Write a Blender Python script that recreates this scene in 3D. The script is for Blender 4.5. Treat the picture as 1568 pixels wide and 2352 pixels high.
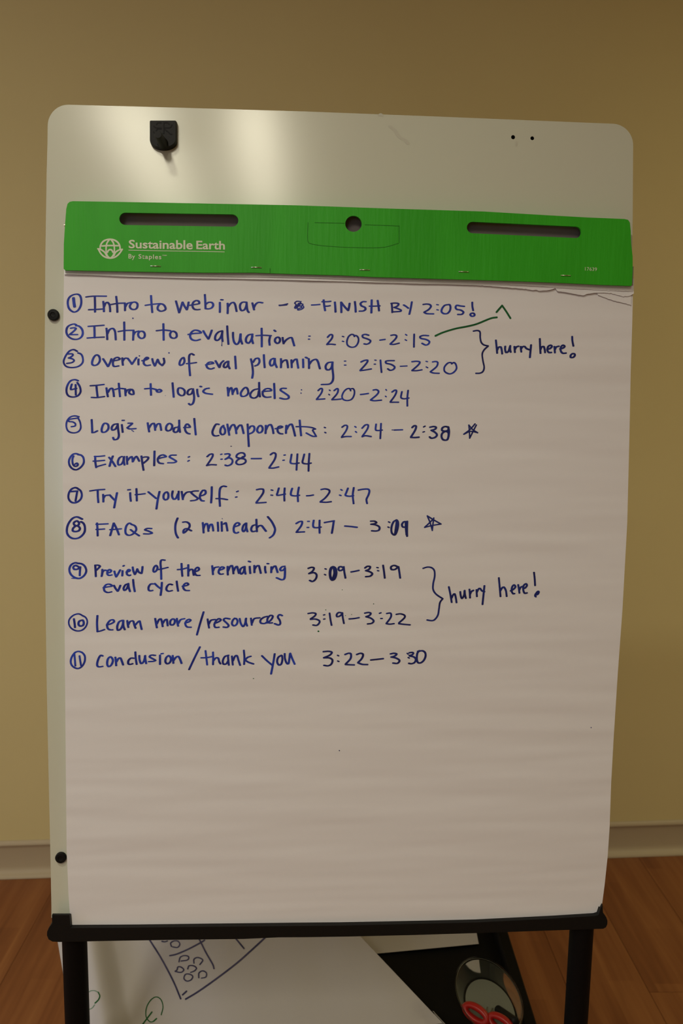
import bpy, math, random
from mathutils import Vector, Matrix, noise
from mathutils.geometry import tessellate_polygon
random.seed(7)
sc = bpy.context.scene
for o in list(bpy.data.objects): bpy.data.objects.remove(o)
COL = sc.collection

# ------------------------------------------------------------------ camera
F_PX = 1870.0
PITCH, ROLL = math.radians(8.16), math.radians(.857)
EYE = Vector((0, 0, 1.42))
FW = Vector((0, math.cos(PITCH), -math.sin(PITCH)))
R0 = Vector((1, 0, 0)); U0 = Vector((0, math.sin(PITCH), math.cos(PITCH)))
RT = math.cos(ROLL)*R0 + math.sin(ROLL)*U0
UP = -math.sin(ROLL)*R0 + math.cos(ROLL)*U0
cam = bpy.data.objects.new('camera', bpy.data.cameras.new('camera')); COL.objects.link(cam)
M = Matrix((RT, UP, -FW)).transposed().to_4x4(); M.translation = EYE
cam.matrix_world = M
cam.data.sensor_fit = 'VERTICAL'; cam.data.sensor_height = 22.3; cam.data.sensor_width = 14.9
cam.data.lens = F_PX*22.3/2352
cam.data.clip_start = .05
cam.data.dof.use_dof = True; cam.data.dof.focus_distance = 1.0; cam.data.dof.aperture_fstop = 4.5
sc.camera = cam
sc.view_settings.view_transform = 'Standard'; sc.view_settings.look = 'None'
sc.view_settings.gamma = 1; sc.view_settings.exposure = -0.18
sc.view_settings.use_curve_mapping = False

# ------------------------------------------------------------------ room frame (the back wall is turned 5 degrees)
WY = math.radians(5.0)
WD = Vector((math.cos(WY), math.sin(WY), 0)); WN = Vector((math.sin(WY), -math.cos(WY), 0))
WP = Vector((0, 2.315, 0))
def room(s, d, z): return WP + WD*s + WN*d + Vector((0, 0, z))
RS0, RS1, RD, RH = -2.7, 2.7, 6.2, 2.62

# ------------------------------------------------------------------ world and lights
w = bpy.data.worlds.new('world'); sc.world = w; w.use_nodes = True
w.node_tree.nodes['Background'].inputs[0].default_value = (.9, .92, 1, 1)
w.node_tree.nodes['Background'].inputs[1].default_value = .01
def area(name, loc, direction, sx, sy, watts, col, spread=180, roll=0):
    l = bpy.data.lights.new(name, 'AREA'); l.shape = 'RECTANGLE'; l.size = sx; l.size_y = sy
    l.energy = watts; l.color = col; l.spread = math.radians(spread)
    o = bpy.data.objects.new(name, l); COL.objects.link(o)
    q = Vector(direction).to_track_quat('-Z', 'Y')
    o.matrix_world = Matrix.Translation(loc) @ q.to_matrix().to_4x4() @ Matrix.Rotation(roll, 4, 'Z')
    return o
def troffer(name, s, d, sx, sd, watts, col, spread=180):
    o = area(name, Vector((0, 0, 0)), (0, 0, -1), sx, sd, watts, col, spread)
    m = Matrix((WD, -WN, WD.cross(-WN))).transposed().to_4x4(); m.translation = room(s, d, RH-.02)
    o.matrix_world = m   # local -Z looks down, local Y runs along the room
    return o
WARM = (1, .93, .72); COOL = (.66, .74, 1)
# ceiling troffer behind the camera: its two lamp rows show mirrored in the whiteboard
troffer('ceiling_lamp', -.76, 3.5, .20, 1.2, 17.0, WARM, 150)
troffer('ceiling_lamp', -.36, 3.5, .12, 1.2, 14.0, WARM, 150)
# the troffer over the easel side of the room, and fill added at either side to brighten the back wall
troffer('ceiling_lamp', -.70, 2.35, .13, .13, 12.5, (1, .94, .79))
troffer('ceiling_lamp', 2.2, 1.3, .5, 1.1, 12, (1, .92, .55))
troffer('ceiling_lamp', -2.2, 1.3, .5, 1.1, 9, WARM)
# daylight from a window in the left wall and one far behind, left
area('window_light', room(RS0+.03, 1.7, 1.35), WD, 1.2, 1.3, 13, COOL, 170, 0)
area('window_light', room(-1.6, RD-.03, 1.75), -WN, .9, 1.1, 6.5, COOL, 160, 0)

# ------------------------------------------------------------------ easel plane and pixel rays
BY, LEAN = math.radians(3.48), math.radians(4.31)
BA = Vector((math.cos(BY), math.sin(BY), 0)); BH = Vector((-math.sin(BY), math.cos(BY), 0))
BB = math.cos(LEAN)*Vector((0, 0, 1)) + math.sin(LEAN)*BH
BN = BA.cross(BB)
if BN.y > 0: BN = -BN
P0 = EYE + FW*.984
def ray(x, y): return FW + RT*((x-784)/F_PX) - UP*((y-1176)/F_PX)
def onb(x, y, w=0.0):
    d = ray(x, y); return EYE + d*((P0+BN*w-EYE).dot(BN)/d.dot(BN))
def uv(q): return (q-P0).dot(BA), (q-P0).dot(BB)
def buv(x, y, w=0.0): return uv(onb(x, y, w))
def B(u, v, w): return P0 + BA*u + BB*v + BN*w
def onz(x, y, z):
    d = ray(x, y); return EYE + d*((z-EYE.z)/d.z)
def interp(pts, y):
    if y <= pts[0][0]: return pts[0][1]
    for (a, c), (b, d) in zip(pts, pts[1:]):
        if y <= b: return c+(d-c)*(y-a)/(b-a)
    return pts[-1][1]
def page_w(u, v):
    t = max(0, min(1, (.27-v)/.78))
    b = .0105 + .0012*math.sin(t*3.1) - .0010*t
    n = noise.noise(Vector((u*4.5, v*42+u*1.3, 1.7)))*.00085 + noise.noise(Vector((u*9, v*90-u*2, 5.2)))*.00026
    n += noise.noise(Vector((u*2.0, v*6.0, 9.1)))*.0009
    return b + n
def onpage(x, y, lift=0.0):
    w_ = .0105
    for _ in range(4):
        u, v = buv(x, y, w_); w_ = page_w(u, v)+lift
    return onb(x, y, w_)

# ------------------------------------------------------------------ mesh helpers
def link(name, me, mat, parent=None, smooth=False):
    o = bpy.data.objects.new(name, me); COL.objects.link(o)
    if mat: me.materials.append(mat)
    if smooth:
        for p in me.polygons: p.use_smooth = True
    if parent:
        o.parent = parent
        o.matrix_parent_inverse = Matrix.Identity(4)
        me.transform(wm(parent).inverted()); 
    return o
def wm(o):
    m = o.matrix_basis.copy()
    while o.parent: o = o.parent; m = o.matrix_basis @ m
    return m
class MB:
    def __init__(s): s.v = []; s.f = []
    def add(s, vs, fs):
        k = len(s.v); s.v += [Vector(x) for x in vs]; s.f += [tuple(i+k for i in f) for f in fs]
    def hexa(s, lo, hi):   # lo / hi: 4 corners each
        s.add(list(lo)+list(hi), [(3,2,1,0),(4,5,6,7),(0,1,5,4),(1,2,6,5),(2,3,7,6),(3,0,4,7)])
    def rings(s, rs, cap0=True, cap1=True, closed=True):
        k = len(s.v); n = len(rs[0])
        for r in rs: s.v += [Vector(x) for x in r]
        for i in range(len(rs)-1):
            for j in range(n if closed else n-1):
                a = k+i*n+j; b = k+i*n+(j+1) % n
                s.f.append((a, b, b+n, a+n))
        if cap0: s.f.append(tuple(k+j for j in reversed(range(n))))
        if cap1: s.f.append(tuple(k+(len(rs)-1)*n+j for j in range(n)))
    def tube(s, a, b, r0, r1=None, n=20, caps=True):
        a = Vector(a); b = Vector(b); r1 = r0 if r1 is None else r1
        d = (b-a).normalized(); x = d.orthogonal().normalized(); y = d.cross(x)
        c = [(math.cos(2*math.pi*i/n), math.sin(2*math.pi*i/n)) for i in range(n)]
        s.rings([[a+(x*p+y*q)*r0 for p, q in c], [b+(x*p+y*q)*r1 for p, q in c]], caps, caps)
    def obj(s, name, mat, parent=None, smooth=False, fix=True, **kw):
        me = bpy.data.meshes.new(name); me.from_pydata([tuple(x) for x in s.v], [], s.f)
        if fix:
            import bmesh
            bm = bmesh.new(); bm.from_mesh(me); bmesh.ops.recalc_face_normals(bm, faces=bm.faces); bm.to_mesh(me); bm.free()
        return tag(link(name, me, mat, parent, smooth), **kw)
def auto(o, deg=35, bevel=0, seg=2):
    for p in o.data.polygons: p.use_smooth = True
    if bevel:
        m = o.modifiers.new('bevel', 'BEVEL'); m.width = bevel; m.segments = seg; m.limit_method = 'ANGLE'; m.angle_limit = math.radians(deg); m.harden_normals = False
    if hasattr(o.data, 'set_sharp_from_angle'): o.data.set_sharp_from_angle(angle=math.radians(deg))
    return o
def plate(mb, outer, holes, top, bot):
    """flat plate with holes: outer/holes are lists of 2D points; top/bot map a 2D point to 3D"""
    loops = [outer]+holes
    flat = [p for l in loops for p in l]
    tris = tessellate_polygon([[Vector((p[0], p[1], 0)) for p in l] for l in loops])
    n = len(flat)
    fs = [tuple(t) for t in tris]+[tuple(i+n for i in reversed(t)) for t in tris]
    k = 0
    for l in loops:
        m = len(l)
        for i in range(m):
            a = k+i; b = k+(i+1) % m
            fs.append((a, b, b+n, a+n))
        k += m
    mb.add([top(p) for p in flat]+[bot(p) for p in flat], fs)
def arc(cx, cy, rx, ry, a0, a1, n):
    return [(cx+rx*math.cos(math.radians(a0+(a1-a0)*i/n)), cy+ry*math.sin(math.radians(a0+(a1-a0)*i/n))) for i in range(n+1)]
def empty(name, loc, rz=0, **kw):
    o = bpy.data.objects.new(name, None); COL.objects.link(o); o.location = loc; o.rotation_euler = (0, 0, rz); o.empty_display_size = .05
    for k, v in kw.items(): o[k] = v
    return o
def tag(o, **kw):
    for k, v in kw.items(): o[k] = v
    return o

# ------------------------------------------------------------------ materials
def mat(name, col, rough=.5, spec=.5, metal=0, bump=None, vary=None, coat=0, trans=0, ior=1.45):
    m = bpy.data.materials.new(name); m.use_nodes = True; nt = m.node_tree; p = nt.nodes['Principled BSDF']
    p.inputs['Base Color'].default_value = (*col, 1); p.inputs['Roughness'].default_value = rough
    p.inputs['Specular IOR Level'].default_value = spec; p.inputs['Metallic'].default_value = metal
    p.inputs['Coat Weight'].default_value = coat; p.inputs['Transmission Weight'].default_value = trans; p.inputs['IOR'].default_value = ior
    tc = nt.nodes.new('ShaderNodeTexCoord')
    def noi(scale, detail=3, stretch=(1, 1, 1)):
        mp = nt.nodes.new('ShaderNodeMapping'); mp.inputs['Scale'].default_value = stretch
        nt.links.new(tc.outputs['Object'], mp.inputs[0])
        n = nt.nodes.new('ShaderNodeTexNoise'); n.inputs['Scale'].default_value = scale; n.inputs['Detail'].default_value = detail
        nt.links.new(mp.outputs[0], n.inputs['Vector']); return n
    if bump:
        n = noi(bump[0], 3, bump[2] if len(bump) > 2 else (1, 1, 1))
        b = nt.nodes.new('ShaderNodeBump'); b.inputs['Strength'].default_value = bump[1]; b.inputs['Distance'].default_value = bump[3] if len(bump) > 3 else .001
        nt.links.new(n.outputs[0], b.inputs['Height']); nt.links.new(b.outputs[0], p.inputs['Normal'])
    if vary:
        n = noi(vary[0], 4, vary[2] if len(vary) > 2 else (1, 1, 1)); r = nt.nodes.new('ShaderNodeValToRGB')
        r.color_ramp.elements[0].position = .35; r.color_ramp.elements[1].position = .65
        r.color_ramp.elements[0].color = (*col, 1); r.color_ramp.elements[1].color = (*vary[1], 1)
        nt.links.new(n.outputs[0], r.inputs[0]); nt.links.new(r.outputs[0], p.inputs['Base Color'])
    return m
M_WALL = mat('tan_paint', (.70, .60, .30), .75, .25, bump=(160, .25, (1, 1, 1), .0006), vary=(3, (.685, .585, .29)))
M_BASE = mat('cove_base', (.47, .39, .26), .42, .45)
M_BOARD = mat('whiteboard_enamel', (.57, .59, .48), .17, .95, vary=(6, (.57, .58, .475)))
M_BOARDEDGE = mat('board_edge', (.35, .33, .30), .5)
M_PAPER = mat('pad_paper', (.735, .725, .745), .85, .2, bump=(900, .15, (1, 1, 1), .0003))
M_PAPER2 = mat('loose_paper', (.47, .45, .45), .85, .2, bump=(500, .2, (1, 1, 1), .0005))  # white paper darkened in its colour for the shade on the shelf
M_GREEN = mat('green_card', (.028, .34, .010), .48, .3, bump=(60, .3, (4.6, 4.6, .12), .0010), vary=(14, (.034, .38, .014), (2, 2, .4)))
M_CARD = mat('grey_chipboard', (.30, .26, .27), .8, .2)  # grey card, darkened further for the shade inside the header slots
M_BLACK = mat('black_plastic', (.006, .006, .0055), .5, .2, bump=(700, .3, (1, 1, 1), .0003))
M_STEEL = mat('black_powder_coat', (.003, .003, .003), .55, .12)
M_SHELF = mat('black_shelf', (.002, .002, .002), .7, .15)
M_EMB = mat('black_relief', (.004, .004, .004), .6, .2)
M_PRINT = mat('pale_print', (.62, .66, .50), .5, .4)
M_CREASE = mat('crease', (.015, .14, .008), .6, .2)
M_STAPLE = mat('staple_wire', (.75, .72, .62), .3, .5, 1)
M_INKB = mat('blue_marker_ink', (.010, .017, .20), .55, .3, vary=(45, (.022, .055, .45)))
M_INKN = mat('navy_marker_ink', (.008, .010, .095), .55, .3, vary=(45, (.014, .026, .20)))
M_INKG = mat('green_marker_ink', (.004, .07, .018), .55, .3, vary=(40, (.006, .12, .03)))
M_INKF = mat('faint_green_ink', (.14, .24, .17), .7, .2)
M_INKV = mat('violet_ink', (.07, .065, .14), .6, .3, vary=(30, (.03, .03, .09)))
M_SMEAR = mat('marker_residue', (.50, .50, .41), .5, .3)
M_RED = mat('red_plastic', (.36, .010, .007), .35, .5)
M_GREY = mat('scissor_steel', (.4, .4, .4), .3, .5, 1)
M_CLEAR = mat('clear_plastic', (.93, .95, .93), .04, .5, 0, trans=1, ior=1.3)
M_SUB = mat('underlay', (.035, .018, .010), .8)
M_CEIL = mat('ceiling_tile', (.72, .70, .64), .9, .2)
def plank_mat():
    m = bpy.data.materials.new('laminate_plank'); m.use_nodes = True; nt = m.node_tree; p = nt.nodes['Principled BSDF']
    N = nt.nodes.new; L = nt.links.new
    tc = N('ShaderNodeTexCoord'); oi = N('ShaderNodeObjectInfo')
    off = N('ShaderNodeVectorMath'); off.operation = 'SCALE'; off.inputs[0].default_value = (3.1, 17.3, 0); L(oi.outputs['Random'], off.inputs['Scale'])
    add = N('ShaderNodeVectorMath'); add.operation = 'ADD'; L(tc.outputs['Object'], add.inputs[0]); L(off.outputs[0], add.inputs[1])
    def noi(scale, stretch, det=4, dist=0):
        mp = N('ShaderNodeMapping'); mp.inputs['Scale'].default_value = stretch; L(add.outputs[0], mp.inputs[0])
        n = N('ShaderNodeTexNoise'); n.inputs['Scale'].default_value = scale; n.inputs['Detail'].default_value = det; n.inputs['Distortion'].default_value = dist
        L(mp.outputs[0], n.inputs['Vector']); return n
    n1 = noi(1, (22, 1.3, 1), 5, .6); n2 = noi(1, (70, 3, 1), 3, .3)
    br = N('ShaderNodeTexBrick'); mp = N('ShaderNodeMapping'); mp.inputs['Rotation'].default_value = (0, 0, math.pi/2)
    L(add.outputs[0], mp.inputs[0]); L(mp.outputs[0], br.inputs['Vector'])
    br.inputs['Scale'].default_value = 1; br.inputs['Brick Width'].default_value = .42; br.inputs['Row Height'].default_value = .0655
    br.inputs['Mortar Size'].default_value = 0; br.inputs['Color1'].default_value = (.2, .2, .2, 1); br.inputs['Color2'].default_value = (.8, .8, .8, 1); br.inputs['Bias'].default_value = 0
    mix = N('ShaderNodeMath'); mix.operation = 'MULTIPLY_ADD'; mix.inputs[1].default_value = .28; L(br.outputs['Color'], mix.inputs[0])
    m1 = N('ShaderNodeMath'); m1.operation = 'MULTIPLY_ADD'; m1.inputs[1].default_value = .75; L(n1.outputs[0], m1.inputs[0]); L(mix.outputs[0], m1.inputs[2])
    m2 = N('ShaderNodeMath'); m2.operation = 'MULTIPLY'; m2.inputs[1].default_value = .25; L(n2.outputs[0], m2.inputs[0]); L(m2.outputs[0], mix.inputs[2])
    r = N('ShaderNodeValToRGB'); L(m1.outputs[0], r.inputs[0])
    e = r.color_ramp.elements; e[0].position = .38; e[0].color = (.150, .048, .016, 1); e[1].position = .88; e[1].color = (.33, .135, .045, 1)
    x = e.new(.6); x.color = (.225, .080, .026, 1)
    L(r.outputs[0], p.inputs['Base Color']); p.inputs['Roughness'].default_value = .45; p.inputs['Specular IOR Level'].default_value = .3
    return m
M_PLANK = plank_mat()

# ------------------------------------------------------------------ setting
def box_room(mb, s0, s1, d0, d1, z0, z1):
    mb.hexa([room(s0, d0, z0), room(s1, d0, z0), room(s1, d1, z0), room(s0, d1, z0)],
            [room(s0, d0, z1), room(s1, d0, z1), room(s1, d1, z1), room(s0, d1, z1)])
def struct(name, args, m):
    mb = MB(); box_room(mb, *args); o = mb.obj(name, m); o['kind'] = 'structure'; return o
T = .12
struct('wall_back', (RS0-T, RS1+T, -T, 0, -.05, RH), M_WALL)
struct('wall_left', (RS0-T, RS0, 0, RD, -.05, RH), M_WALL)
struct('wall_right', (RS1, RS1+T, 0, RD, -.05, RH), M_WALL)
struct('wall_front', (RS0-T, RS1+T, RD, RD+T, -.05, RH), M_WALL)
struct('ceiling', (RS0-T, RS1+T, -T, RD+T, RH, RH+.1), M_CEIL)
floor = struct('floor', (RS0, RS1, 0, RD, -.05, -.008), M_SUB)
# laminate planks, running nearly along the line of sight
PD = math.radians(91.2); PL = Vector((math.cos(PD), math.sin(PD), 0)); PW = Vector((PL.y, -PL.x, 0))
PWD, PLEN, G = .196, 1.24, .0007
def clip(poly, n, c):
    out = []
    for i, a in enumerate(poly):
        b = poly[(i+1) % len(poly)]; da = a.dot(n)-c; db = b.dot(n)-c
        if da <= 0: out.append(a)
        if da*db < 0: out.append(a+(b-a)*(da/(da-db)))
    return out
for k in range(-19, 20):
    c0 = .800+PWD*k; off = random.Random(k*13+5).random()*PLEN
    j0 = -5.2+off-PLEN
    while j0 < 3.2:
        q = [PW*(c0+G)+PL*(j0+G), PW*(c0+PWD-G)+PL*(j0+G), PW*(c0+PWD-G)+PL*(j0+PLEN-G), PW*(c0+G)+PL*(j0+PLEN-G)]
        for n, c in ((-WN, (-WN).dot(WP)-.004), (WN, WN.dot(WP)+RD-.004), (WD, WD.dot(WP)+RS1-.004), (-WD, (-WD).dot(WP)-RS0-.004)):
            q = clip(q, n, c)
            if len(q) < 3: break
        cen = PW*(c0+PWD/2)+PL*(j0+PLEN/2)
        j0 += PLEN
        if len(q) < 3: continue
        mb = MB(); m_ = len(q)
        dz = random.uniform(-.0002, .0002)
        base = Vector((cen.x, cen.y, 0))
        rot = Matrix.Rotation(PD-math.pi/2, 4, 'Z')
        lo = [p+Vector((0, 0, -.0078)) for p in q]; hi = [p+Vector((0, 0, dz)) for p in q]
        mb.rings([lo, hi])
        me = bpy.data.meshes.new('plank'); 
        T4 = Matrix.Translation(base) @ rot; inv = T4.inverted()
        me.from_pydata([tuple(inv @ v) for v in mb.v], [], mb.f); me.materials.append(M_PLANK)
        o = bpy.data.objects.new('plank', me); COL.objects.link(o); o.parent = floor; o.matrix_basis = T4
# cove baseboards: thin lip, concave face, toe curving out onto the floor
prof = [(0, .109), (.002, .1085), (.0085, .0985), (.0086, .0965), (.0065, .094), (.0045, .091), (.0035, .085), (.0035, .028), (.0050, .020), (.009, .0135), (.016, .009), (.021, .006), (.0225, 0), (0, 0)]
def baseboard(name, a, b, n):
    mb = MB(); mb.rings([[a+n*d+Vector((0, 0, z)) for d, z in prof], [b+n*d+Vector((0, 0, z)) for d, z in prof]])
    o = mb.obj(name, M_BASE); o['kind'] = 'structure'; auto(o, 50); return o
e = .001
baseboard('baseboard_back', room(RS0+.02, e, .001), room(RS1-.02, e, .001), WN)
baseboard('baseboard_left', room(RS0+e, .02, .001), room(RS0+e, RD-.02, .001), WD)
baseboard('baseboard_right', room(RS1-e, .02, .001), room(RS1-e, RD-.02, .001), -WD)
baseboard('baseboard_front', room(RS0+.02, RD-e, .001), room(RS1-.02, RD-e, .001), -WN)

# ------------------------------------------------------------------ easel
easel = empty('easel', (0, 1.12, 0), BY, label='black metal easel with white board, lower shelf and ledge, standing on wood floor', category='easel')
LB = [(2080, 118), (2000, 116.5), (1800, 112), (1560, 107), (1300, 103.5), (1060, 101.5), (900, 102), (600, 104), (400, 107), (330, 109)]
RB = [(335, 1453.5), (500, 1452.5), (700, 1449), (900, 1444), (1200, 1436), (1450, 1423), (1700, 1404), (1950, 1389), (2080, 1379)]
out = [(118, 2108)]+[(x, y) for y, x in LB]
out += arc(156, 289, 46.5, 48.5, 180, 270, 12)+[(400, 247), (700, 256), (1000, 267.5), (1392, 283.6)]+arc(1405, 333, 48.5, 49, 270, 360, 12)
out += [(x, y) for y, x in RB]+[(1378, 2106)]
outer = [buv(*p) for p in out]
def circ(x, y, r, n=16):
    c = buv(x, y); rr = r*.985/F_PX
    return [(c[0]+rr*math.cos(2*math.pi*i/n), c[1]+rr*math.sin(2*math.pi*i/n)) for i in range(n)]
mb = MB(); plate(mb, outer, [circ(1178, 315, 4.6), circ(1222, 317.5, 4.3)], lambda p: B(p[0], p[1], 0), lambda p: B(p[0], p[1], -.010))
board = mb.obj('whiteboard', M_BOARD, easel); tag(board, label='glossy white dry-erase panel with rounded corners')
mb = MB(); c = buv(1200, 316)
mb.hexa([B(c[0]-.03, c[1]-.015, -.0105), B(c[0]+.03, c[1]-.015, -.0105), B(c[0]+.03, c[1]+.015, -.0105), B(c[0]-.03, c[1]+.015, -.0105)],
        [B(c[0]-.03, c[1]-.015, -.016), B(c[0]+.03, c[1]-.015, -.016), B(c[0]+.03, c[1]+.015, -.016), B(c[0]-.03, c[1]+.015, -.016)])
mb.obj('bolt_plate', M_STEEL, easel)
for x, y, r in ((1178, 315, 4.6), (1222, 317.5, 4.3)):
    c = buv(x, y); rr = r*.985/F_PX-.00005
    mb = MB(); mb.tube(B(c[0], c[1], -.0098), B(c[0], c[1], -.0006), rr, n=16, caps=False); mb.obj('hole_liner', M_STEEL, board)  # black tube added inside each hole to stand for its shade

# ---- pen strokes -----------------------------------------------------------
def spline(pts, step):
    if len(pts) < 3: 
        a, b = pts[0], pts[-1]; return [a, b]
    closed = math.dist(pts[0], pts[-1]) < 1e-6
    P = [pts[-2] if closed else pts[0]]+pts+[pts[1] if closed else pts[-1]]
    o = []
    for i in range(1, len(P)-2):
        p0, p1, p2, p3 = P[i-1:i+3]
        n = max(2, min(7, int(math.dist(p1, p2)/step)+1))
        d1 = max(math.dist(p0, p1), 1e-3)**.5; d2 = max(math.dist(p1, p2), 1e-3)**.5; d3 = max(math.dist(p2, p3), 1e-3)**.5
        for j in range(n):
            t = j/n; r = []
            for k in (0, 1):
                m1 = (p2[k]-p0[k])*d2/(d1+d2) if d1 > .05 else (p2[k]-p1[k])
                m2 = (p3[k]-p1[k])*d2/(d2+d3) if d3 > .05 else (p2[k]-p1[k])
                h = (2*t**3-3*t**2+1)*p1[k]+(t**3-2*t**2+t)*m1+(-2*t**3+3*t**2)*p2[k]+(t**3-t**2)*m2
                r.append(h)
            o.append(tuple(r))
    o.append(pts[-1]); return o
def hull(P):
    P = sorted(set(P))
    def half(Q):
        h = []
        for p in Q:
            while len(h) > 1 and (h[-1][0]-h[-2][0])*(p[1]-h[-2][1])-(h[-1][1]-h[-2][1])*(p[0]-h[-2][0]) <= 0: h.pop()
            h.append(p)
        return h
    a = half(P); b = half(P[::-1]); return a[:-1]+b[:-1]
SCALE = 300/1568
NIB = {}
def nibpts(a, b, tilt=-.12, n=10):
    o = []
    for i in range(n):
        t = 2*math.pi*(i+.5)/n; c, s_ = math.cos(t), math.sin(t)
        x = a*math.copysign(abs(c)**.75, c); y = b*math.copysign(abs(s_)**.75, s_)
        o.append((x*math.cos(tilt)-y*math.sin(tilt), x*math.sin(tilt)+y*math.cos(tilt)))
    return o
class Ink:
    """flat ink strokes: a chisel nib swept along each stroke, laid on a surface; every word or mark is a mesh of its own"""
    def __init__(s, surf, gap=(12, 9)): s.surf = surf; s.k = 0; s.st = []; s.gap = gap
    def text(s, ox, oy, txt, a=14, b=8.5, scale=SCALE, tilt=-.12):
        nib = nibpts(a*scale, b*scale, tilt)
        for st in txt.replace('\n', ' ').split(';'):
            w_ = st.split()
            if not w_: continue
            pts = [(ox+float(p.split(',')[0])*scale, oy+float(p.split(',')[1])*scale) for p in w_]
            s.k += 1; lift = .00012+.000012*(s.k % 9)
            if len(pts) == 1: pts.append((pts[0][0]+.3, pts[0][1]+.3))
            L = spline(pts, 3.2); vs = []; fs = []
            for i in range(len(L)-1):
                H = hull([(round(p[0]+n[0], 3), round(p[1]+n[1], 3)) for p in (L[i], L[i+1]) for n in nib])
                l2 = lift+.000002*(i % 3); k = len(vs)
                vs += [s.surf(x, y, l2) for x, y in H]; fs.append(tuple(range(k, k+len(H))))
            xs = [p[0] for p in L]; ys = [p[1] for p in L]
            s.st.append(((min(xs), min(ys), max(xs), max(ys)), vs, fs))
        return s
    def obj(s, name, m, parent, **kw):
        gx, gy = s.gap; grp = []
        for st in s.st:
            b = st[0]; hit = [g for g in grp if any(b[0]-gx < c[2] and c[0]-gx < b[2] and b[1]-gy < c[3] and c[1]-gy < b[3] for c, _, _ in g)]
            new = [st]
            for g in hit: new = g+new; grp.remove(g)
            grp.append(new)
        for g in grp:
            mb = MB()
            for _, vs, fs in g: mb.add(vs, fs)
            tag(mb.obj(name, m, parent, fix=False), **kw)

# faint marker residue on the board (old marks that did not wipe off)
onboard = lambda x, y, l: onb(x, y, l)
ink = Ink(onboard)
ink.text(895, 290, "0,0 12,10 22,25 35,32 42,40", 4, 2, 1).text(870, 262, "0,3 4,0 8,4", 3, 2, 1).text(1180, 325, "6,2 5,8", 2.2, 3, 1)
ink.obj('marker_residue', M_SMEAR, board)

# peg with backing shield and raised emblem
K = 120/1568
pe = lambda cx, cy: (320+cx*K, 260+cy*K)
sh = [pe(*p) for p in [(335, 222), (1060, 222), (1080, 240), (1080, 785)]+[(700+380*math.cos(math.radians(a)), 785+235*math.sin(math.radians(a))) for a in range(12, 180, 12)]+[(318, 785), (318, 240)]]
mb = MB(); us = [buv(x, y, .010) for x, y in sh]; cu = sum(p[0] for p in us)/len(us); cv = sum(p[1] for p in us)/len(us)
def ring(w_, k): return [B(cu+(u-cu)*k, cv+(v-cv)*k, w_) for u, v in us]
mb.rings([ring(.0003, 1.06), ring(.004, 1.06), ring(.008, 1.04), ring(.010, 1.0)])
peg = mb.obj('peg_plate', M_BLACK, easel); tag(peg, label='black plastic pad peg with shield-shaped plate'); auto(peg, 40)
pb = buv(*pe(700, 900), .010); pt = buv(*pe(555, 640), .038)
mb = MB(); mb.rings([[B(c_[0]+r_*math.cos(t), c_[1]+r_*math.sin(t), w_) for t in [2*math.pi*i/24 for i in range(24)]] for c_, r_, w_ in
   ((pb, .0064, .0095), (pb, .0056, .0125), ((pb[0]*.05+pt[0]*.95, pb[1]*.05+pt[1]*.95), .0042, .0365), (pt, .0037, .038))])
auto(mb.obj('peg', M_BLACK, peg), 50)
ink = Ink(lambda x, y, l: onb(x, y, .0101+l))
ink.text(320, 260, "740,285 840,282 890,330;740,435 920,430 980,350;750,475 860,560 930,625 975,628;650,285 550,288 512,340;650,440 480,430 430,380;650,470 545,470 505,520;420,550 450,600;735,280 735,600;700,608 740,605", 16, 14, K)
ink.obj('emblem', M_EMB, peg)
# knobs on the left border
for x, y in ((122, 723), (139, 1971)):
    c = buv(x, y, .0035); mb = MB()
    mb.rings([[B(c[0]+r_*math.cos(t), c[1]+r_*math.sin(t), w_) for t in [2*math.pi*i/28 for i in range(28)]] for r_, w_ in
       ((.0052, .0003), (.0066, .0006), (.0067, .0032), (.0058, .0045), (.0030, .0047), (.0025, .0040), (.0008, .0038))])
    auto(mb.obj('knob', M_BLACK, easel), 40)
# small clip sticking out of the left side, beside the pad top
c = buv(149, 517, .004)
mb = MB(); mb.tube(B(c[0]-.001, c[1], .003), B(c[0]+.006, c[1]+.001, .003), .0016, n=10); mb.obj('pin', M_STAPLE, easel)

# ledge (tray): rail with a clip standing up at either end
vb = buv(780, 2152, .016)[1]
LW = .016
lo_ = [(119, 2101.5), (159.5, 2101.5), (162, 2131.2), (312, 2130), (482, 2128), (780, 2125.5), (1092, 2118.5), (1271, 2109.5), (1366, 2103.6), (1374, 2101), (1379, 2086), (1383.5, 2077),
       (1384.5, 2096), (1388, 2101), (1392, 2107), (1394.8, 2115), (1394.5, 2123), (1391.5, 2130), (1385, 2133.5), (1250, 2138), (1100, 2143.3), (950, 2148), (800, 2151.5), (700, 2153), (640, 2153.3), (560, 2157), (400, 2159), (250, 2161.5), (135, 2164), (120, 2163),
       (111.5, 2158), (107.5, 2149), (108, 2140), (112, 2131), (119.5, 2121)]
mb = MB(); plate(mb, [buv(x, y, LW) for x, y in lo_], [], lambda p: B(p[0], p[1], LW), lambda p: B(p[0], p[1], -.011 if p[1] < buv(300, 2126, LW)[1] else .0125))
ldg = mb.obj('ledge', M_BLACK, easel); auto(ldg, 40, .0016, 3); tag(ldg)
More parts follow.
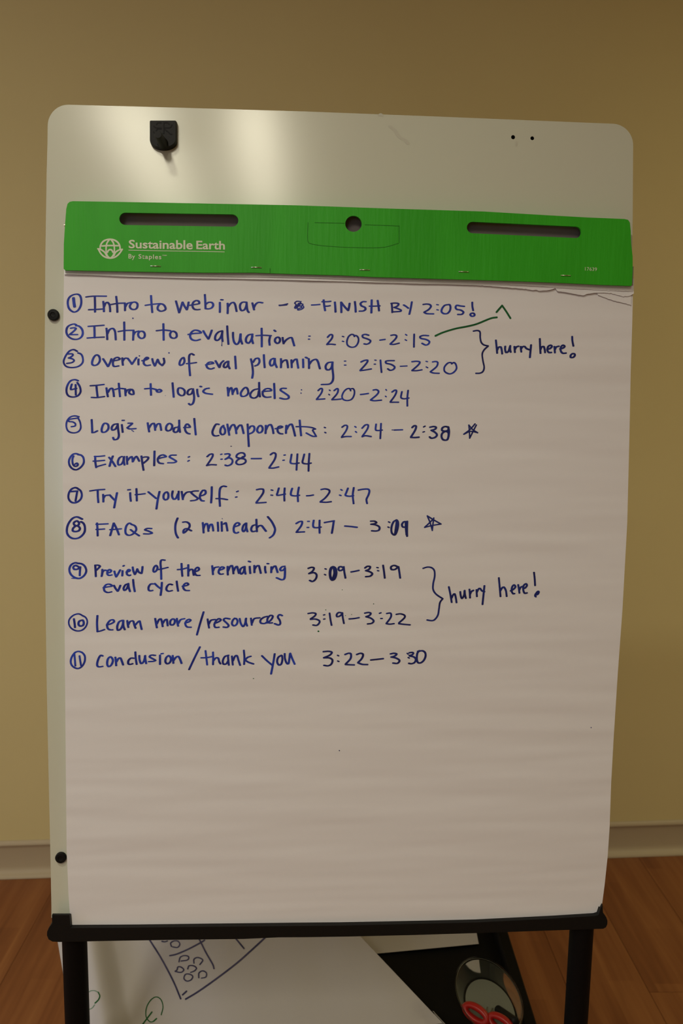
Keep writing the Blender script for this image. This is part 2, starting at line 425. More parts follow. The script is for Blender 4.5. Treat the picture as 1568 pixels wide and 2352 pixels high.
# legs
SZ = .440
LGL = onb(169.5, 2165, 0); LGR = onb(1335, 2165, 0)
for q in (LGL, LGR):
    mb = MB(); mb.tube((q.x, q.y+.003, 0.012), (q.x, q.y+.003, B(0, vb, 0).z+.004), .0148, n=28)
    lg = auto(mb.obj('front_leg', M_STEEL, easel), 40)
    mb = MB(); mb.tube((q.x, q.y+.003, 0), (q.x, q.y+.003, .02), .019, .018, n=24); auto(mb.obj('foot', M_BLACK, lg), 40)
BK = []
for q, sgn in ((LGL, 1), (LGR, -1)):
    top = B(uv(q)[0]+sgn*.02, .30, -.030); bot = Vector((q.x+sgn*.012, q.y+.63, .012)); BK.append(bot)
    mb = MB(); mb.tube(top, bot, .013, n=20); lg = auto(mb.obj('rear_leg', M_STEEL, easel), 40)
    mb = MB(); mb.tube(bot-Vector((0, 0, .012)), bot+Vector((0, 0, .01)), .017, n=20); auto(mb.obj('foot', M_BLACK, lg), 40)
mb = MB(); a_ = B(-.30, .29, -.022); b_ = B(.30, .29, -.022); mb.tube(a_, b_, .012, n=16); mb.obj('cross_bar', M_STEEL, easel)
# shelf: panel with raised side rails
xl, xr, yf, yr = -.318, .300, LGL.y+.012, 1.50
mb = MB(); mb.hexa([(xl, yf, SZ-.012), (xr, yf+.03, SZ-.012), (xr, yr, SZ-.012), (xl, yr, SZ-.012)], [(xl, yf, SZ), (xr, yf+.03, SZ), (xr, yr, SZ), (xl, yr, SZ)])
shelf = auto(mb.obj('shelf', M_SHELF, easel), 40, .001)
# right rail measured at the photo
ra = onz(1213, 2352, SZ+.012); rb = onz(1150, 2143, SZ+.012)
d_ = (rb-ra).normalized(); ra2 = ra-d_*.18; rb2 = rb+d_*.12
for dx in (0, 1):
    A_ = ra2.copy(); C_ = rb2.copy()
    if dx: A_.x = -.325; C_.x = -.325
    pr = [(-.011, -.012), (.011, -.012), (.011, .006), (.008, .011), (-.008, .011), (-.011, .006)]
    mb = MB(); mb.rings([[Q+Vector((x_, 0, z_)) for x_, z_ in pr] for Q in (A_, C_)])
    auto(mb.obj('shelf_rail', M_STEEL, shelf), 40)
mb = MB(); mb.rings([[Vector((x_, yf+.012, SZ+.020))+Vector((0, y_, z_)) for y_, z_ in ((-.008, -.02), (.008, -.02), (.008, .008), (-.008, .008))] for x_ in (xl, xr)])
auto(mb.obj('shelf_rail', M_STEEL, shelf), 40, .002)

# ------------------------------------------------------------------ flip chart pad
pad = empty('flip_chart_pad', onb(780, 2128, .006), BY, label='large white paper easel pad with green header and blue handwriting on the black ledge', category='flip chart')
def smooth_curve(P, n=6):
    return spline(P, 1e9) if n == 0 else spline(P, 12)
HT = [(167, 462), (260, 463.5), (348, 465), (500, 468), (680, 471.5), (895, 479), (1110, 485.7), (1200, 491), (1261, 494.6), (1350, 499.5), (1434, 503)]
HB = [(1449.5, 656.5), (1380, 654), (1300, 650), (1200, 646), (1089, 642.6), (960, 639), (859, 636), (780, 632), (680, 629.5), (585, 626), (470, 626), (361, 624.5), (250, 622.5), (149, 620.5)]
HL = [(146, 617), (146.5, 560), (149, 520), (152, 480), (155, 468), (160, 463.5)]
HR = [(1442, 505), (1446, 511), (1448, 530), (1449, 560), (1452.5, 590), (1452.5, 620), (1451, 652)]
HW = .0180
hp = HT+HR+HB+HL
def slot(x0, y0, x1, y1, r):
    a = math.degrees(math.atan2(y1-y0, x1-x0))
    return arc(x0, y0, r, r, a+90, a+270, 10)+arc(x1, y1, r, r, a-90, a+90, 10)
def bow(L, amt):
    return L
sl = slot(288, 502.5, 533, 506.5, 14.2); srt = slot(1085, 522.5, 1321.5, 533.5, 13.2); hole = arc(811.5, 514, 19, 18.5, 0, 360, 28)[:-1]
mb = MB(); w0 = HW
def hw(x):  # slight bow of the card
    return HW
plate(mb, hp, [sl, srt, hole], lambda p: onb(p[0], p[1], hw(p[0])), lambda p: onb(p[0], p[1], hw(p[0]))-BN*.0030)
header = mb.obj('header', M_GREEN, pad); tag(header, label='green corrugated cardboard header folded over the pad top')
# folded-over top and the grey backing behind
mb = MB()
tops = [onb(x, y, hw(x)-.0025) for x, y in HT]
mb.rings([[q+BB*.0000, q-BN*(HW-.0022)+BB*.0, q-BN*(HW-.0022)-BB*.0022, q-BB*.0022] for q in tops])
mb.obj('header_fold', M_GREEN, header)
bk = [(160, 470), (1440, 509), (1446, 640), (152, 612)]
mb = MB(); mb.hexa([onb(x, y, .0004) for x, y in bk], [onb(x, y, .0022) for x, y in bk]); mb.obj('backing', M_CARD, pad)
mb = MB(); qa, qb_ = onb(1452, 612, .014), onb(1450.5, 654, .014)
mb.hexa([qa-BN*.013, qa, qb_, qb_-BN*.013], [qa-BN*.013+BA*.0015, qa+BA*.0015, qb_+BA*.0015, qb_-BN*.013+BA*.0015]); mb.obj('header_flap', M_CARD, header)
# page stack block
LP = [(625, 147), (700, 146), (850, 143.3), (1100, 144), (1280, 147), (1400, 148), (1700, 150.5), (1950, 153), (2050, 157), (2132, 162.5)]
RP = [(652, 1453), (700, 1452.5), (760, 1451), (850, 1448), (1000, 1445), (1200, 1440), (1400, 1429), (1550, 1418), (1700, 1408.5), (1800, 1403), (1900, 1399.5), (1967, 1395), (2033, 1388), (2075, 1382.5), (2101, 1375.5)]
YB = [(162, 2131.5), (312, 2130), (482, 2128), (780, 2126), (1092, 2119), (1271, 2110), (1369, 2103.6), (1376, 2101)]
def pagepx(s, t):
    yl = 622+(2131.5-622)*t; yr_ = 648+(2101-648)*t
    xl_ = interp(LP, yl); xr_ = interp(RP, yr_); x = xl_+(xr_-xl_)*s
    yt = 622+(648-622)*s+5*math.sin(s*3.14); yb = interp(YB, x)
    return x, yt+(yb-yt)*t
def sheet_stack(w_hi, w_lo, inset):
    mb = MB(); nx, ny = 20, 60; top = []; bot = []
    for j in range(ny+1):
        for i in range(nx+1):
            s_ = inset+(1-2*inset)*i/nx; x, y = pagepx(s_, .0+.995*j/ny)
            q = onpage(x, y); u, v = uv(q); w_ = page_w(u, v)
            top.append(B(u, v, w_+w_hi)); bot.append(B(u, v, w_lo))
    n1 = (nx+1)*(ny+1); fs = []
    for j in range(ny):
        for i in range(nx):
            a = j*(nx+1)+i; fs += [(a, a+1, a+nx+2, a+nx+1), (a+n1, a+nx+1+n1, a+nx+2+n1, a+1+n1)]
    bd = [i for i in range(nx+1)]+[j*(nx+1)+nx for j in range(1, ny+1)]+[ny*(nx+1)+i for i in range(nx-1, -1, -1)]+[j*(nx+1) for j in range(ny-1, 0, -1)]
    for i in range(len(bd)): a = bd[i]; b = bd[(i+1) % len(bd)]; fs.append((a, b, b+n1, a+n1))
    mb.add(top+bot, fs); return mb
sheet_stack(-.0016, .0066, .004).obj('page_stack', M_PAPER, pad, True)
mb = MB(); nx, ny = 130, 430; vs = []
for j in range(ny+1):
    for i in range(nx+1): vs.append(onpage(*pagepx(i/nx, j/ny)))
mb.add(vs, [(j*(nx+1)+i, j*(nx+1)+i+1, (j+1)*(nx+1)+i+1, (j+1)*(nx+1)+i) for j in range(ny) for i in range(nx)])
page = mb.obj('top_page', M_PAPER, pad, True); tag(page, label='topmost sheet with eleven handwritten agenda lines')

# torn stubs of earlier pages under the header
SE = [(147, 630), (300, 635.5), (430, 639), (560, 641), (680, 643.5), (869, 649), (1026, 653), (1090, 655), (1131, 657.5), (1150, 659), (1192, 662.5), (1209, 664), (1225, 667), (1231, 665.5), (1238, 668), (1255, 667), (1266, 665), (1276, 661.5), (1279.5, 669), (1297, 671), (1318, 675), (1340, 679), (1346, 675.5), (1362, 673), (1381, 672.3), (1402, 673.5), (1415, 677), (1430, 681), (1446, 680), (1455, 674)]
def stub(x0, x1, lo, up, lift0, lift1, name):
    mb = MB(); n = int((x1-x0)/4); vs = []
    for j in range(5):
        for i in range(n+1):
            x = x0+(x1-x0)*i/n; a = up(x); b = lo(x); y = a+(b-a)*j/4
            jag = noise.noise(Vector((x*.21, 3, 0)))*(1.3 if x > 1100 else .35)*(j == 4)
            vs.append(onpage(x, y+jag, lift0+(lift1-lift0)*(j/4)*(1+.4*noise.noise(Vector((x*.012, 0, 2))))))
    mb.add(vs, [(j*(n+1)+i, j*(n+1)+i+1, (j+1)*(n+1)+i+1, (j+1)*(n+1)+i) for j in range(4) for i in range(n)])
    return mb.obj(name, M_PAPER, pad, True)
upper = lambda x: 612+(640-612)*(x-150)/1300
stub(147, 1455, lambda x: interp(SE, x), upper, .0006, .0022, 'torn_stub')
S2 = [(147, 626), (560, 636), (680, 638), (1150, 652), (1280, 661), (1330, 663.5), (1390, 667), (1455, 669.5)]
stub(149, 1453, lambda x: interp(S2, x), upper, .0014, .0026, 'torn_stub')
stub(1372, 1449, lambda x: interp([(1372, 677), (1390, 684), (1410, 691), (1430, 695.5), (1449, 701)], x), lambda x: 655, .0006, .0014, 'torn_stub')

# header print, creases, staples
onhead = lambda x, y, l: onb(x, y, hw(x)+l)
ink = Ink(onhead)
KL = 360/1568
ink.text(200, 530, "130,180 133,150 150,118 180,95 228,85 275,95 308,118 326,150 330,182;150,152 228,148 312,150", 8, 8, KL)
ink.text(200, 530, "222,90 200,120 190,165 192,220 205,255 222,270;240,90 262,120 272,165 270,220 255,255 238,270;108,180 140,190 175,215 195,250;352,186 320,192 285,215 268,250;112,182 135,225 165,255 200,270 232,274 270,268 300,250 325,225 350,188;205,215 210,200 228,188 248,195 258,215;132,185 130,178;330,185 330,178", 7.5, 7.5, KL)
ink.text(200, 530, "416,194 700,200 1000,204 1372,212", 3, 3, KL)
ink.obj('logo', M_PRINT, header, label='pale globe emblem and rule')
def text(body, name, quad, m, parent, bold=0.0, space=1.0, surf=onhead, skipw=False):
    cu_ = bpy.data.curves.new('t', 'FONT'); cu_.body = body; cu_.offset = bold; cu_.space_character = space; cu_.resolution_u = 3
    o = bpy.data.objects.new('t', cu_); COL.objects.link(o); bpy.context.view_layer.update()
    me = bpy.data.meshes.new_from_object(o.evaluated_get(bpy.context.evaluated_depsgraph_get()))
    bpy.data.objects.remove(o); bpy.data.curves.remove(cu_)
    xs = [v.co.x for v in me.vertices]; ys = [v.co.y for v in me.vertices]; x0, x1, y0, y1 = min(xs), max(xs), min(ys), max(ys)
    (ax, ay), (bx, by), (cx, cy), (dx, dy) = quad   # top left, top right, bottom right, bottom left
    for v in me.vertices:
        s_ = (v.co.x-x0)/(x1-x0); t = (y1-v.co.y)/(y1-y0)
        px = (ax*(1-s_)+bx*s_)*(1-t)+(dx*(1-s_)+cx*s_)*t; py = (ay*(1-s_)+by*s_)*(1-t)+(dy*(1-s_)+cy*s_)*t
        v.co = surf(px, py, .00025)
    return link(name, me, m, parent)
hq = lambda a, b, c, d: [(200+x*KL, 530+y*KL) for x, y in (a, b, c, d)]
text('Sustainable', 'lettering', hq((416, 90), (1056, 94), (1056, 188), (416, 176)), M_PRINT, header, .020)
text('Earth', 'lettering', hq((1092, 100), (1378, 103), (1378, 190), (1092, 185)), M_PRINT, header, .020)
text('By', 'lettering', hq((414, 232), (480, 234), (480, 294), (414, 292)), M_PRINT, header, .012, 1.1)
text('Staples', 'lettering', hq((514, 234), (742, 238), (742, 300), (514, 294)), M_PRINT, header, .012, 1.15)
text('17639', 'lettering', [(1343, 613.5), (1370.5, 614.5), (1370.5, 622.5), (1343, 621.5)], M_PRINT, header, .0)
ink = Ink(onhead)
ink.text(200, 530, "752,242 766,242;759,242 759,252;770,252 771,242 775,248 779,242 780,252;784,252 785,242 790,248 794,242 795,252", 1.2, 1.2, KL)
ink.obj('lettering', M_PRINT, header)
ink = Ink(onhead)
ink.text(660, 220, "90,557 90,640 110,652;110,652 150,658 250,665 370,668 430,664 488,648;490,645 490,570;120,557 250,560;340,566 490,572", 1.1, 1.1, 820/1568)
ink.text(620, 617, "0,0 0,9", .7, 1, 1)
ink.obj('crease', M_CREASE, header, label='perforated flap line')
for x, y in ((357, 611.2), (588.5, 614.2), (837, 619.8), (1064.5, 624.3), (1298.5, 632.8)):
    q = onb(x, y, hw(x)+.0002); mb = MB(); h_ = .0059
    d2 = (onb(x+20, y+.5, hw(x)+.0002)-q).normalized()
    mb.tube(q-d2*h_-BN*.001, q-d2*(h_-.0008)+BN*.0005, .0005, n=8); mb.tube(q-d2*h_+BN*.0004, q+d2*h_+BN*.0004, .0005, n=8); mb.tube(q+d2*h_-BN*.001, q+d2*(h_-.0008)+BN*.0005, .0005, n=8)
    mb.obj('staple', M_STAPLE, header, True)

# ------------------------------------------------------------------ the handwriting
def write(name, m, label, *blocks):
    ink = Ink(onpage)
    for b in blocks: ink.text(*b)
    ink.obj(name, m, page, label={'M_INKB': 'blue marker ink', 'M_INKN': 'navy marker ink'}.get(m.name, m.name.replace('_', ' ')))
DN = (12, 8.5)
write('handwriting', M_INKB, 'first line: 1 Intro to webinar, FINISH BY 2:05!',
 (140, 660, """200,82 150,88 105,115 83,160 85,220 105,265 155,297 205,275 238,215 243,150 228,100 200,82;
 303,115 360,108 420,105 540,106;405,105 408,200 408,295;335,268 400,266 500,260;507,170 513,230 515,290;515,235 535,190 557,180 580,205 588,250 590,290;
 662,110 672,200 676,297;603,205 680,192 765,188;765,190 768,230 768,278;768,240 795,195 845,180;865,178 840,195 825,230 845,260 885,265 912,245 918,200 895,178 865,178;
 1080,100 1085,180 1095,300;1015,215 1100,203 1190,195;1190,200 1165,225 1160,262 1190,285 1225,282 1255,262 1245,225 1220,202 1190,200"""),
 (140, 660, "150,130 155,180 163,230", 19, 14), (140, 660, "862,370", 8, 8),
 (400, 660, """20,165 40,235 58,303;60,303 80,240 98,180;100,178 120,220 150,268;152,268 165,220 172,178;
 190,215 250,205 300,193 292,165 262,158 228,180 218,220 235,258 270,268 305,265;367,88 372,170 375,255;375,205 410,180 452,182 468,210 450,245 410,258 375,255;
 547,182 548,240 547,298;562,148 580,150;640,192 642,250 640,312;642,240 675,195 710,180 730,205 740,250 748,288;
 865,178 820,178 792,205 790,250 810,280 845,265 865,220 868,180;868,182 872,235 880,280 895,300;937,188 948,230 958,268;955,245 975,205 1010,180 1058,185"""),
 (400, 660, "1258,215 1300,212 1360,198;1262,218 1350,210", 8, 8),
 (630, 660, "300,168 265,168 242,190 260,205 242,245 262,248 318,170;290,190 255,245;320,190 290,220 270,250;325,198 343,205 320,230;300,225 340,220 352,240 325,262 285,272 278,262 330,240", 8, 7),
 (630, 660, "445,212 490,210 545,205", 9, 8),
 (630, 660, """590,152 597,215 608,278;575,172 630,172 672,168;610,225 640,225 665,220;725,178 730,235 733,295;800,178 802,240 803,300;800,178 840,230 885,278;885,278 897,230 902,192;
 965,172 972,235 975,295;1095,172 1060,172 1032,195 1045,222 1085,240 1093,265 1065,283 1022,285;1167,152 1165,230 1163,305;1238,158 1248,220 1255,280;1143,225 1200,225 1262,222"""),
 (880, 660, """100,195 105,245 107,300;95,192 145,188 182,196 178,215 155,232 130,240;130,240 180,258 213,275 205,288 160,292 110,295;245,212 275,230 300,250;342,175 330,245 312,322;
 480,205 520,200 558,207 572,228 545,265 490,298;490,300 520,315 600,318;770,208 735,217 705,255 698,292 725,315 768,313 798,280 806,235 795,208 770,208;
 970,228 920,222 880,215 866,240 880,263 930,273 962,298 943,323 895,325;1067,180 1068,225 1078,277;1060,310 1085,312 1096,330 1083,345 1056,345 1042,325 1060,310""", 12.5, 8.5),
 (880, 660, "640,207 660,210;642,268 660,272", 8, 7))
write('handwriting', M_INKB, 'second line: 2 Intro to evaluation : 2:05-2:15',
 (140, 660, """180,460 215,465 250,500 262,550 245,595 200,622 140,620 90,590 65,540 75,480 115,450 160,440 185,452;118,490 155,485 178,492 165,515 105,565;105,567 150,567 195,567"""),
 (140, 660, """330,468 420,462 512,455;400,465 402,530 403,605;318,608 400,602 515,597;545,492 552,555 555,625;555,560 580,510 620,492 645,520 653,570 657,628;
 758,418 760,520 760,632;690,530 770,518 870,515;870,520 868,570 865,632;868,575 890,538 930,525;945,530 925,560 935,595 965,613 998,600 1005,560 985,530 945,530;
 1228,438 1230,530 1232,632;1148,520 1230,512 1310,520;1330,528 1308,560 1320,600 1360,611 1388,590 1383,550 1360,530 1330,528"""),
 (400, 660, """170,565 240,553 322,545 290,520 240,515 202,545 190,590 212,626 260,638 308,625;348,522 375,570 410,620;412,618 435,560 450,515;570,522 530,537 497,575 490,622 515,638 550,610 572,560 575,522;
 577,525 574,590 580,648;635,465 640,560 650,682;705,542 706,600 720,660 750,685 780,650 795,560;797,560 797,620 815,678;935,562 890,572 862,610 862,652 890,670 918,640 938,590;938,562 932,620 945,672;
 1048,492 1050,600 1050,712;985,580 1070,575 1160,580;1150,588 1140,640 1145,692;1200,515 1215,528;1240,597 1212,617 1210,652 1240,673 1266,650 1266,612 1240,597;1300,603 1305,640 1312,675;1315,665 1350,625 1405,602 1425,650 1440,700"""),
 (400, 660, "572,660 572,703", 4, 4),
 (630, 660, """638,598 670,567 695,572 690,610 630,685;630,686 680,682 728,687;1130,575 1090,564 1057,575 1062,600 1110,617 1153,640 1140,668 1105,683 1077,678;1268,633 1325,625;1400,576 1440,570 1466,582 1455,615 1392,678;1390,682 1430,685 1495,670""", *DN),
 (630, 660, "960,590 950,570 925,564 890,590 870,645 877,693 920,718 970,710 1003,665 1008,612 985,580 955,578", 11, 8),
 (630, 660, "412,585 428,585;408,622 422,622;815,588 832,593;815,646 832,650", 8, 7),
 (880, 660, "370,563 368,640 367,716;540,580 480,577 440,592 450,612 510,625 553,650 543,678 510,693 465,672", *DN), (880, 660, "266,565 282,575;262,628 279,637", 8, 7))
write('handwriting', M_INKN, 'navy curly bracket and note: hurry here!',
 (880, 660, "1082,525 1130,518 1160,535 1162,600 1175,660 1205,690 1258,703;1258,705 1210,750 1187,800 1195,880 1210,960 1195,1010 1160,1030 1112,1032", 10.5, 9),
 (1060, 720, """410,322 418,400 425,475;425,440 440,408 468,402 480,440 485,483;522,395 520,430 532,468 560,455 580,395;582,388 580,430 588,463;632,398 635,430 638,465;638,432 655,402 682,393;
 708,398 710,430 715,460;712,425 730,400 755,396 775,420 812,435;832,378 825,450 818,527;937,304 940,390 945,477;945,432 960,402 983,397 995,430 1000,468;1025,432 1060,420 1083,395 1065,380 1037,397 1027,440 1045,468 1075,468;
 1112,398 1115,435 1118,470;1118,432 1135,402 1165,393;1180,425 1215,415 1236,395 1215,380 1192,400 1187,445 1210,476 1250,475;1325,278 1328,330 1340,390;1330,482 1353,486 1358,505 1335,528 1307,526 1307,502 1330,482""", 13, 9.5))
write('handwriting', M_INKG, 'green marker line and caret',
 (880, 660, "1358,298 1390,260 1425,220;1425,218 1475,290 1525,370;625,582 720,540 870,495 1000,470 1120,440 1290,372 1362,360", 11, 11))
write('handwriting', M_INKB, 'third line: 3 Overview of eval planning : 2:15-2:20',
 (140, 660, """195,768 150,747 95,770 47,840 32,900 62,948 130,963 210,948 258,905 262,850 242,803 205,787""", 12, 9), (140, 660, "88,800 130,798 145,812 115,838 90,847;90,847 140,860 158,880 130,903 70,913", 11, 9),
 (140, 660, """430,810 400,830 377,880 374,923 400,938 440,923 466,880 458,830 430,810;505,858 535,905 563,950;567,948 590,900 605,858;640,880 690,870 705,857 675,840 637,860 622,910 635,948 690,943;
 735,848 738,895 742,932;738,890 765,852 800,852;800,852 830,890 850,922;852,922 880,880 905,843;930,862 928,895 930,928;975,880 1020,870 1048,850 1028,840 1002,865 992,910 1020,938 1068,933;
 1095,858 1105,900 1125,942;1127,942 1145,900 1160,865;1162,868 1180,910 1215,938;1215,938 1240,900 1232,852"""),
 (140, 660, "940,822;1295,785 1296,788", 9, 7),
 (400, 660, """110,842 77,870 62,920 77,936 110,918 123,880 110,842;235,812 205,796 180,820 178,900 183,980 190,1058;150,915 200,912 262,903;380,930 430,920 470,912 450,897 412,902 387,935 402,968 440,980 475,968;
 495,882 520,925 540,960;543,960 560,912 590,882;640,888 607,910 592,948 612,963 640,940 650,897;650,888 650,940 665,975;730,828 735,900 740,975;920,860 935,930 943,1000 943,1040 935,1088;
 945,900 975,857 1010,852 1023,890 1003,928 970,943;1075,810 1078,880 1085,962;1190,852 1157,872 1147,915 1165,943 1195,920 1205,862;1207,855 1210,910 1230,960;1280,858 1282,910 1280,962;1285,910 1310,882 1345,872 1358,910 1365,963;
 1405,872 1408,920 1410,962;1410,912 1440,872 1468,862 1478,910 1488,968;1545,862 1547,900 1548,962"""),
 (630, 660, "375,840 395,850;412,858 415,915 415,972;420,922 450,882 500,864 525,900 535,940 546,976;690,897 642,905 614,945 622,983 655,990 685,960 695,912;697,898 695,960 705,1061 702,1110 687,1140 657,1161 567,1166"),
 (630, 660, "1040,895 1080,877 1118,875 1105,910 1030,995;1030,1000 1090,992 1160,980;1272,874 1278,950 1285,1020;1435,880 1375,880 1337,887 1340,910 1400,925 1443,955 1430,983 1390,996 1360,978", *DN),
 (630, 660, "840,885 855,885;840,933 858,933;1205,873 1220,875;1197,922 1213,922", 8, 7),
 (880, 660, "203,947 285,943", 7, 7),
 (880, 660, "345,892 400,887 438,897 420,930 345,997;345,1000 400,1000 462,990;592,895 630,890 653,902 640,950 565,1013;565,1015 600,1028 668,1032;825,912 805,902 770,912 732,960 737,1010 790,1038 840,1023 878,975 868,920 845,902 820,918", 11, 8.5),
 (880, 660, "512,888 530,892;514,955 533,965", 8, 7))
write('handwriting', M_INKB, 'fourth line: 4 Intro to logic models : 2:20-2:24',
 (140, 840, "205,180 165,167 110,185 72,250 67,320 92,363 150,376 205,358 235,310 225,250 195,202;130,222 120,255 118,285 155,280 185,272;175,228 176,290 178,350", 13, 9),
 (140, 840, """355,240 430,235 512,225;425,235 430,300 440,378;368,380 430,382 518,370;545,267 552,320 562,370;562,320 590,277 615,272 628,310 635,368;693,212 700,290 708,370;650,285 700,272 770,278;
 770,280 772,320 775,358;775,325 795,292 830,282;850,284 822,302 817,325 840,343 870,343 868,305 850,284;1075,217 1078,290 1080,352;1008,277 1080,272 1140,285;1150,297 1180,284 1206,300 1185,316 1155,313 1145,297;1338,207 1345,290 1352,375"""),
 (140, 840, "1252,358", 3, 3),
 (400, 840, """55,267 42,300 52,340 90,360 118,348 126,305 100,274 55,267;205,277 172,292 157,330 177,348 210,333 225,292;225,278 235,340 238,400 223,453 195,470 175,455;275,284 278,330 290,370;312,248 325,252;415,270 377,277 347,307 375,330 455,342;
 640,262 645,310 648,360;648,330 665,277 685,264 695,300 700,343;700,330 725,282 745,270 755,300 760,338;855,260 822,287 797,335 812,368 860,360 888,325 878,275 855,260;1010,277 952,292 912,340 922,378 965,388 1003,360 1015,302;1018,202 1020,290 1028,372;
 1060,310 1110,305 1165,298 1150,277 1100,277 1062,315 1067,358 1100,378 1155,375;1198,214 1202,300 1205,392;1340,272 1290,272 1274,292 1320,325 1373,365 1368,393 1320,400 1270,388"""),
 (400, 840, "1526,288 1528,290;1520,328 1522,330", 7, 7),
 (660, 840, """368,298 400,272 418,282 405,330 350,402;350,405 445,398;560,298 595,274 608,287 595,335 535,405;535,408 590,405 640,400;878,345 925,340 968,333;1030,292 1065,287 1093,307 1075,345 998,410;998,412 1040,420 1125,413;
 1255,315 1290,292 1308,302 1290,355 1235,432;1235,438 1330,438;1373,312 1365,350 1362,383 1395,397 1455,388;1447,297 1438,380 1438,483""", 11.5, 8.5),
 (660, 840, "758,300 745,274 715,277 677,310 654,365 667,403 715,418 768,403 798,355 803,302 785,274 750,282", 10.5, 8),
 (660, 840, "502,292 512,298;495,343 505,350;1180,285 1188,295;1175,365 1184,373", 8, 7))
write('handwriting', M_INKB, 'fifth line: 5 Logic model components : 2:24 - 2:38, star',
 (140, 840, "215,613 165,602 110,617 72,665 64,730 87,785 145,806 205,793 236,750 230,680 205,627;205,628 150,635 92,645;92,642 93,668 140,674 173,697 168,723 125,732", 11, 8.5),
 (140, 840, """368,648 372,720 375,798;375,803 400,800 435,782;525,690 502,715 487,770 497,798 535,793 568,755 563,705 525,690;675,697 632,707 607,745 617,773 655,758 678,717;680,697 686,770 694,840 678,878 638,888 625,862;
 730,708 735,750 740,798;738,656 755,656;808,690 855,692 835,712 795,745;795,745 820,758 895,755;1040,687 1048,740 1058,792;1055,750 1085,702 1115,692 1125,730 1130,773;1130,750 1155,702 1185,697 1195,730 1202,773;
 1300,692 1267,720 1260,765 1285,783 1325,760 1333,715 1300,692;1400,737 1362,747 1350,785 1375,800 1405,780 1415,722;1418,655 1420,730 1428,798"""),
 (140, 840, "848,775 872,790", 5, 5),
 (400, 840, """118,742 160,740 190,738 170,707 150,700 130,730 132,775 155,808 185,818;240,635 248,730 258,828;535,705 505,700 477,740 457,800 472,836 500,843 530,838;590,717 562,745 552,800 575,828 605,813 610,770 592,732;
 637,703 648,770 660,832;658,780 685,722 715,707 735,750 745,813;745,770 775,722 803,712 820,760 832,812;880,702 885,800 895,968;895,757 922,724 953,727 963,760 943,798 890,822;1035,717 1007,737 994,780 1020,806 1053,788 1060,745 1035,717;
 1098,717 1098,765 1095,812;1100,772 1125,722 1158,707 1180,755 1190,812;1215,755 1270,748 1298,735 1270,724 1242,745 1242,790 1265,813 1298,818;1345,717 1342,765 1340,810;1348,765 1375,717 1408,702 1430,760 1450,842;1505,655 1512,740 1522,838"""),
 (660, 840, "105,732 200,732 290,742 335,760;330,760 302,772 320,805 343,845;345,848 300,846 225,808", 11, 8.5),
 (660, 840, """655,738 690,714 718,724 705,775 650,856;650,860 700,850 762,850;895,750 935,710 968,712 958,760 897,848;897,852 935,840 1002,850;1063,702 1057,750 1060,773 1090,778 1135,772;1122,694 1118,780 1113,873;1285,772 1378,769""", 11.5, 8.5),
 (660, 840, "442,740 455,744;447,800 460,805;808,730 822,738;816,790 828,800", 9, 8), (660, 840, "1253,770 1300,771", 5, 5))
write('handwriting', M_INKN, 'end of fifth line: 2:38 and a star',
 (840, 840, """555,742 580,720 603,727 590,775 540,856;540,860 590,862 635,858;770,738 815,730 843,740 830,762 785,775;785,775 830,800 853,830 830,860 785,870 765,855;990,737 950,730 917,747 912,775 945,785 985,775 992,742;
 955,785 917,810 907,850 927,888 973,890 990,850 988,800 960,787;985,735 998,780 992,850""", 13, 10),
 (840, 840, "692,735 710,725;685,797 702,792", 9, 8),
 (840, 840, "1235,712 1242,790 1245,868;1245,870 1285,790 1325,712;1175,822 1250,765 1310,698;1235,712 1280,765 1340,805;1175,822 1255,788 1340,803", 9, 8))
write('handwriting', M_INKB, 'sixth line: 6 Examples : 2:38-2:44',
 (140, 1030, "225,78 175,62 132,80 97,140 102,200 137,243 185,256 240,223 273,170 268,110 240,80 205,74;150,92 137,130 142,185 165,213 193,210 203,190 190,177 172,187", 13, 9.5),
 (140, 1030, """405,95 455,95 520,88;410,98 412,165 422,228;390,152 440,150 518,143;425,220 475,205 530,190;577,107 615,155 653,215;622,92 600,150 582,213;730,97 702,112 682,160 692,198 725,188 748,150 753,102;758,98 754,150 762,198;
 790,97 792,145 795,188;795,150 825,112 848,98 858,130 860,160;862,158 885,112 905,95 922,120 938,152;965,92 975,170 990,260;975,110 1010,102 1048,107 1038,135 987,178;1122,33 1120,120 1118,205;
 1160,125 1210,110 1260,98 1225,77 1182,92 1160,135 1177,173 1225,182;1378,80 1320,82 1302,102 1340,125 1383,155 1358,170 1285,172"""),
 (400, 1030, """395,98 430,70 463,70 453,110 392,203;390,205 440,195 502,197;610,68 650,64 668,77 650,105 612,130;612,130 660,112 698,140 688,185 640,208 612,200;
 825,110 848,87 833,57 790,54 752,77 747,105 790,118 848,130 858,160 825,186 770,193 742,173 757,140 800,117 828,97;928,122 985,122 1042,121;1155,75 1190,52 1218,67 1205,130 1140,230;1140,235 1190,235 1250,222;
 1408,72 1400,120 1396,173 1440,183 1495,175;1478,68 1472,160 1467,258;1560,70 1548,120 1540,172 1590,185 1640,176;1622,62 1614,165 1611,270""", 12.5, 9),
 (400, 1030, "557,72 572,68;560,130 575,128;1317,80 1332,78;1304,142 1320,140;168,105 183,98;163,153 180,145", 9, 8))
